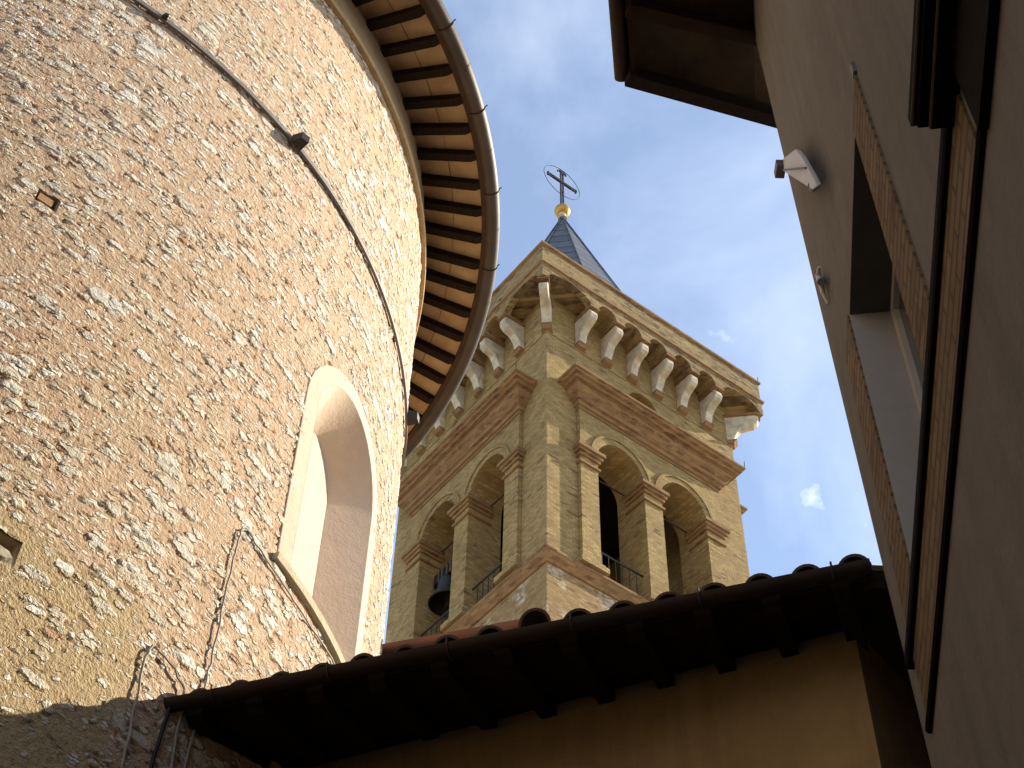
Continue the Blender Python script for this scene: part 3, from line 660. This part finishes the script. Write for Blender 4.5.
# string course: two dark mouldings with a brick band between
m = MB(); m.fn = lambda p: hw_(*p); m.box((2.6, -.02, 4.10), (5.36, .010, 4.46)); sc_ = m.out('string_course', MT['house_brick'], house)
m = MB(); m.fn = lambda p: hw_(*p); m.loft([[(u, o, z) for o, z in ((-.02, 4.45), (.028, 4.455), (.034, 4.47), (.034, 4.515), (-.02, 4.53))] for u in (2.6, 5.44)]); m.out('upper_moulding', MT['trim'], sc_)
m = MB(); m.fn = lambda p: hw_(*p); m.loft([[(u, o, z) for o, z in ((-.02, 4.06), (.018, 4.065), (.026, 4.08), (.022, 4.105), (-.02, 4.115))] for u in (2.2, 5.38)]); m.out('lower_moulding', MT['trim'], sc_)
# dark wooden ledge projecting above the lane
m = MB(); m.fn = lambda p: hw_(*p)
m.box((-6, -.02, 4.045), (2.50, .032, 4.43)); m.box((-6, -.02, 4.432), (2.72, .085, 4.47)); m.box((-6, -.02, 4.472), (2.735, .118, 4.50)); m.box((-6, -.02, 4.502), (2.745, .135, 4.555))
wl_ = m.out('wooden_ledge', MT['trim'], house)
for o, z, u in ((.1325, 4.4985, 2.744), (.088, 4.428, 2.715)):
    m = MB(); m.fn = lambda p: hw_(*p); m.box((-6, o-.004, z), (u, o+.004, z+.004)); m.out('edge_highlight', MT['edge_highlight'], wl_)
# eaves
tip = on_z(615, 85, WT); back = on_z(614, -200, WT); e_in = on_z(777, 133, WT)
OV = HCC - tip.dot(HN); uT = tip.dot(HU)
def eo(u, o, z): return hw_(u, o, z)
def eend(o): return 5.97+.70-(o+.0)*.57          # where the slanting end edge lies, by distance from the wall
m = MB(); m.fn = lambda p: hw_(*p)
RS = .26
def rz(o): return WT+.42-RS*o+.0
ol = [(-9, OV-.05), (eend(OV-.05), OV-.05), (eend(0), 0), (eend(-4), -4), (-9, -4)]
m.loft([[(u, o, rz(o)+dz) for u, o in ol] for dz in (.0, .05)]); er = m.out('roof', MT['roof_tile'], house)
m = MB(); m.fn = lambda p: hw_(*p)
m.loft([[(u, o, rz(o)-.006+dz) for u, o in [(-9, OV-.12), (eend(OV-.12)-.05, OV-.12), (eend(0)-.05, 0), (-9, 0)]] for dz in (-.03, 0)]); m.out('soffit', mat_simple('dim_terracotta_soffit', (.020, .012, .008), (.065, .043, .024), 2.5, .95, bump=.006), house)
def beam(m, u0, o0, u1, o1, w_, h_):
    d = Vector((u1-u0, o1-o0)).normalized(); nx, ny = -d.y*w_/2, d.x*w_/2
    P = [(u0+nx, o0+ny), (u0-nx, o0-ny), (u1-nx, o1-ny), (u1+nx, o1+ny)]
    m.hull8([(u, o, rz(o)-.04-h_) for u, o in P]+[(u, o, rz(o)-.04) for u, o in P])
for i in range(16):
    u = 5.62-.62*i
    m = MB(); m.fn = lambda p: hw_(*p); beam(m, u+.32, -.05, u-.18 if i else u-.18, OV-.14, .11, .15); m.out('rafter', MT['wood_brown'], house, bevel=.008)
m = MB(); m.fn = lambda p: hw_(*p); P = [(eend(-3.9), -3.9), (eend(OV-.1), OV-.1)]
beam(m, P[0][0]-.07, P[0][1], P[1][0]-.07, P[1][1], .10, .17); m.out('barge_rafter', MT['wood_dark'], house)
m = MB(); m.fn = lambda p: hw_(*p); m.box((-9, OV-.17, rz(OV)-.12), (eend(OV-.15)-.04, OV-.13, rz(OV)+.04)); m.out('eaves_board', MT['wood_brown'], house)
m = MB(); m.fn = lambda p: hw_(*p)
def hgut(u): 
    zc = WT+.10; R_ = .065
    return [(u, OV-R_+R_*math.cos(t), zc+R_*math.sin(t)) for t in [math.pi+math.pi*j/10 for j in range(11)]]+[(u, OV-R_+(R_-.005)*math.cos(t), zc+(R_-.005)*math.sin(t)) for t in [2*math.pi-math.pi*j/10 for j in range(11)]]
m.loft([hgut(u) for u in (-9, uT-1.2, uT)]); m.out('gutter', MT['copper_dark'], house, smooth=True)
# floodlight under the eaves
def wallpt(x, y, o):
    d = pix_dir(x, y); t = (HCC-o)/d.dot(HN); return d*t+Vector((0, 0, H))
fl = empty('floodlight', wallpt(808, 178, 0), 0, 'white floodlight on the grey house wall below the eaves', 'lamp')
FB = fl.location
m = MB(); m.fn = lambda p: tuple(Vector(p)-FB)
PX = [(795, 149), (801, 156), (817, 186), (812, 190), (784, 172), (783, 158)]
fr_ = [wallpt(x, y, .10) for x, y in PX]; cen = sum(fr_, Vector())/6
m.loft([[tuple(p) for p in fr_], [tuple(p+HN*.03+(cen-p)*.06) for p in fr_], [tuple(p+HN*.05+(cen-p)*.45) for p in fr_]])
m.out('lamp_body', MT['white'], fl, bevel=.008)
m = MB(); m.fn = lambda p: tuple(Vector(p)-FB); a = wallpt(780, 169, .12); m.box(tuple(a-Vector((.03, .05, .035))), tuple(a+Vector((.03, .05, .035)))); m.out('ballast_box', MT['lampgrey'], fl, bevel=.006)
m = MB(); m.fn = lambda p: tuple(Vector(p)-FB); m.tube([tuple(wallpt(812, 189, .0)), tuple(wallpt(811, 185, .09))], .018, 8); m.tube([tuple(wallpt(784, 170, .13)), tuple(wallpt(806, 168, .104))], .007, 6); m.out('bracket', MT['lampgrey'], fl)
hk = empty('wall_bracket', wallpt(822, 285, 0), 0, 'small pale iron bracket on the grey wall near its corner', 'bracket'); KB = hk.location
m = MB(); m.fn = lambda p: tuple(Vector(p)-KB)
m.tube([tuple(wallpt(x, y, o)) for x, y, o in ((819, 267, .03), (818, 276, .035), (821, 284, .03), (823, 293, .03), (828, 304, .012))], [.010, .016, .018, .013, .008], 8); m.out('arm', MT['white'], hk)
m = MB(); m.fn = lambda p: tuple(Vector(p)-KB); m.tube([tuple(wallpt(820, 281, 0)), tuple(wallpt(821, 282, .05))], .022, 8); m.out('wall_plate', MT['lampgrey'], hk)

# ================================================================== LOW HOUSE IN FRONT
GZ = 5.72
gl, gr_ = on_z(168, 704, GZ), on_z(871, 565, GZ)
LD = (gr_-gl); LLEN = LD.length; LD.normalize(); LNn = Vector((LD.y, -LD.x, 0))          # LNn points to the lane
if LNn.y > 0: LNn = -LNn
low = empty('low_house', (gl+LD*2.0-LNn*.7)*1.0, 0, 'low ochre house in deep shade with a tiled eave and copper gutter', 'house'); low.location.z = 0
LB = low.location.copy()
def lo(s, o, z):                      # along the eave from its left end, towards the lane, height
    p = gl+LD*s+LNn*o; return (p.x-LB.x, p.y-LB.y, z+H)
wl = [on_z(440, 768, 5.80), on_z(857, 645, 5.80)]
def so_(p): q = p-gl; return q.dot(LD), q.dot(LNn)
s0, o0 = so_(wl[0]); s1, o1 = so_(wl[1])
slope = (o1-o0)/(s1-s0)
sA = -1.3; oA = o0+slope*(sA-s0)
SD = Vector((math.sin(math.radians(31)), math.cos(math.radians(31)), 0)); sd_s, sd_o = SD.dot(LD), SD.dot(LNn)
LS = .33
def lz(o): return GZ+.035-LS*o
m = MB()
foot = [(sA, oA), (s1, o1), (s1+sd_s*3.6, o1+sd_o*3.6), (sA, o1+sd_o*3.6)]
m.loft([[lo(s, o, -H) for s, o in foot]] + [[lo(s, o, lz(o)-.045) for s, o in foot]]); m.out('wall', MT['ochre'], low)
m = MB(); rp = [(-.15, -.06), (LLEN-.03, -.06), (LLEN+.62, -.42), (LLEN+3.2, -4.6), (-.15, -4.6)]
m.loft([[lo(s, o, lz(o)+dz) for s, o in rp] for dz in (-.03, .01)]); m.out('roof_deck', MT['roof_tile'], low)
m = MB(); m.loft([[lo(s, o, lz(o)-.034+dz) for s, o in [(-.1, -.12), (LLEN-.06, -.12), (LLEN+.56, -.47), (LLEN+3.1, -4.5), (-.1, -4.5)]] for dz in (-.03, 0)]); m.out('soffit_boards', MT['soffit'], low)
m = MB(); m.loft([[lo(s, o, z) for s, o in ((LLEN+.95, -1.15), (LLEN+5, -1.15), (LLEN+5, -5), (LLEN+.95, -5))] for z in (-H, 7.1)]); m.out('unseen_sun_blocker', MT['ochre'], low)  # unseen mass added to block the sun from the side wall
for i in range(11):
    s = .12+i*(LLEN-.3)/10
    m = MB(); m.loft([[lo(s+q, o, lz(o)+dz) for o, dz in ((-.10, -.04), (-.10, -.10), (-.16, -.15), (-1.0, -.15), (-1.0, -.04))] for q in (-.05, .05)]); m.out('rafter', MT['wood_dark'], low)
m = MB(); m.loft([[lo(LLEN-.035+.65*q-dn*.5, -.065-.36*q-dn, lz(-.065-.36*q-dn)+dz) for dn, dz in ((0, -.02), (0, -.15), (.05, -.15), (.05, -.02))] for q in (0, 1)]); m.out('barge_board', MT['wood_dark'], low)
m = MB()
def lgut(s): 
    R_ = .055; zc = GZ+.0
    return [lo(s, R_*math.cos(t), zc+R_*math.sin(t)) for t in [math.pi+math.pi*j/10 for j in range(11)]]+[lo(s, (R_-.005)*math.cos(t), zc+(R_-.005)*math.sin(t)) for t in [2*math.pi-math.pi*j/10 for j in range(11)]]
m.loft([lgut(LLEN*i/12) for i in range(13)]); lg_ = m.out('gutter', MT['copper_dark'], low, smooth=True)
for i in range(6):
    s = .3+i*(LLEN-.5)/5
    m = MB(); m.tube([lo(s, .059*math.cos(t), GZ+.059*math.sin(t)) for t in [math.pi+math.pi*j/10 for j in range(11)]]+[lo(s, .062, GZ+.02)], .006, 6); m.out('gutter_bracket', MT['iron'], lg_)
# barrel tiles along the eave
tm = MB(); k = 12
rings = []
for o, rad, dz in ((-.02, .096, .0), (.44, .080, .02)):
    outer = [(rad*math.cos(math.pi*j/k), o, rad*1.05*math.sin(math.pi*j/k)+dz) for j in range(k+1)]
    inner = [((rad-.016)*math.cos(math.pi*j/k), o, (rad-.016)*1.05*math.sin(math.pi*j/k)+dz) for j in range(k, -1, -1)]
    rings.append(outer+inner)
tm.loft(rings)
bmesh.ops.recalc_face_normals(tm.bm, faces=tm.bm.faces)
tme = bpy.data.meshes.new('roof_tile'); tm.bm.to_mesh(tme); tm.bm.free(); tme.materials.append(MT['roof_tile'])
ang = math.atan2(LD.y, LD.x)
NTL = 16
for row in range(5):
    for i in range(NTL):
        s = .13+i*(LLEN-.22)/(NTL-1)
        o = -.13-row*.36+random.uniform(-.012, .012)
        if s + (sd_s/sd_o*o if False else 0) > LLEN: continue
        t = bpy.data.objects.new('roof_tile', tme); col.objects.link(t); t.parent = low
        sh_ = row*.36*sd_s/abs(sd_o)
        t.location = lo(s+sh_, o, lz(o)+.012+.004*row-.03*max(0, 1-i/7)); t.rotation_euler = (math.atan(LS)+random.uniform(-.02, .02), random.uniform(-.04, .04), ang+random.uniform(-.03, .03))
        if row == 0 and i == 8: t.location.z += .075; t['label'] = 'tile sitting higher than its neighbours'

# ================================================================== AISLE BEHIND
AZ_ = 9.75
a0, a1 = on_z(384, 650, AZ_), on_z(500, 629, AZ_)
AD = (a1-a0).normalized(); AN = Vector((AD.y, -AD.x, 0)); AN = AN if AN.y < 0 else -AN
aisle = empty('church_aisle', (a0.x, a0.y, 0), 0, 'low church aisle with a reddish copper gutter between apse and bell tower', 'church')
def ao(s, o, z): p = a0+AD*s+AN*o; return (p.x-a0.x, p.y-a0.y, z+H)
m = MB(); m.loft([[ao(s, o, z) for s, o in ((-3, -.45), (1.3, -.45), (1.3, -5), (-3, -5))] for z in (-H, AZ_+.1)]); m.out('wall', MT['rubble2'] if 'rubble2' in MT else MT['ochre'], aisle)
m = MB(); m.loft([[ao(s, o, AZ_+.03-.3*o+dz) for s, o in ((-3, -.1), (1.36, -.1), (1.36, -5.1), (-3, -5.1))] for dz in (0, .09)]); m.out('roof', MT['terracotta'], aisle)
m = MB()
def agut(s): 
    R_ = .085
    return [ao(s, R_*math.cos(t), AZ_+R_*math.sin(t)) for t in [math.pi+math.pi*j/10 for j in range(11)]]+[ao(s, (R_-.006)*math.cos(t), AZ_+(R_-.006)*math.sin(t)) for t in [2*math.pi-math.pi*j/10 for j in range(11)]]
m.loft([agut(-.0+i*.34) for i in range(5)]); m.out('gutter', mat_simple('reddish_copper', (.15, .072, .05), (.11, .055, .04), 4, .45, .5, bump=.002), aisle, smooth=True)

# ================================================================== CABLES
def apse_cable(name, pts, r, mat, label, off=.008):
    P = [Vector(cyl(AR+off, d, z)) + Vector((AX, AY, 0)) for d, z in pts]
    Q = []
    for a, b_ in zip(P, P[1:]): Q += [a.lerp(b_, t/6) + Vector((random.uniform(-1, 1), random.uniform(-1, 1), random.uniform(-1, 1)))*.006*(t > 0) for t in range(6)]
    Q.append(P[-1])
    m = MB(); m.tube(Q, r, 6); return tag(m.out(name, mat, smooth=True), label, 'cable')
apse_cable('cable', [(-30.4, 4.6), (-29.9, 5.99), (-29.8, 6.38), (-29.81, 7.06), (-29.63, 7.34), (-29.0, 7.40), (-27.82, 7.361), (-24.5, 7.33), (-21.03, 7.31), (-15, 7.36), (-11.25, 7.40)], .007, MT['cable'], 'pale cable climbing the stone apse to its arched window sill')
apse_cable('cable', [(-34.6, 4.4), (-34.88, 5.1), (-35.21, 5.84), (-34.9, 5.95), (-34.42, 5.97), (-33.03, 5.94), (-31.6, 5.86), (-31.2, 5.3), (-31.4, 4.4)], .008, MT['cable'], 'pale cable looped over the rough wall left of the low gutter', .012)
apse_cable('cable', [(-33.2, 4.2), (-33.0, 4.9), (-32.6, 5.5), (-32.3, 5.75)], .012, MT['cable_black'], 'black cable hanging in shade beside the end of the low gutter', .012)
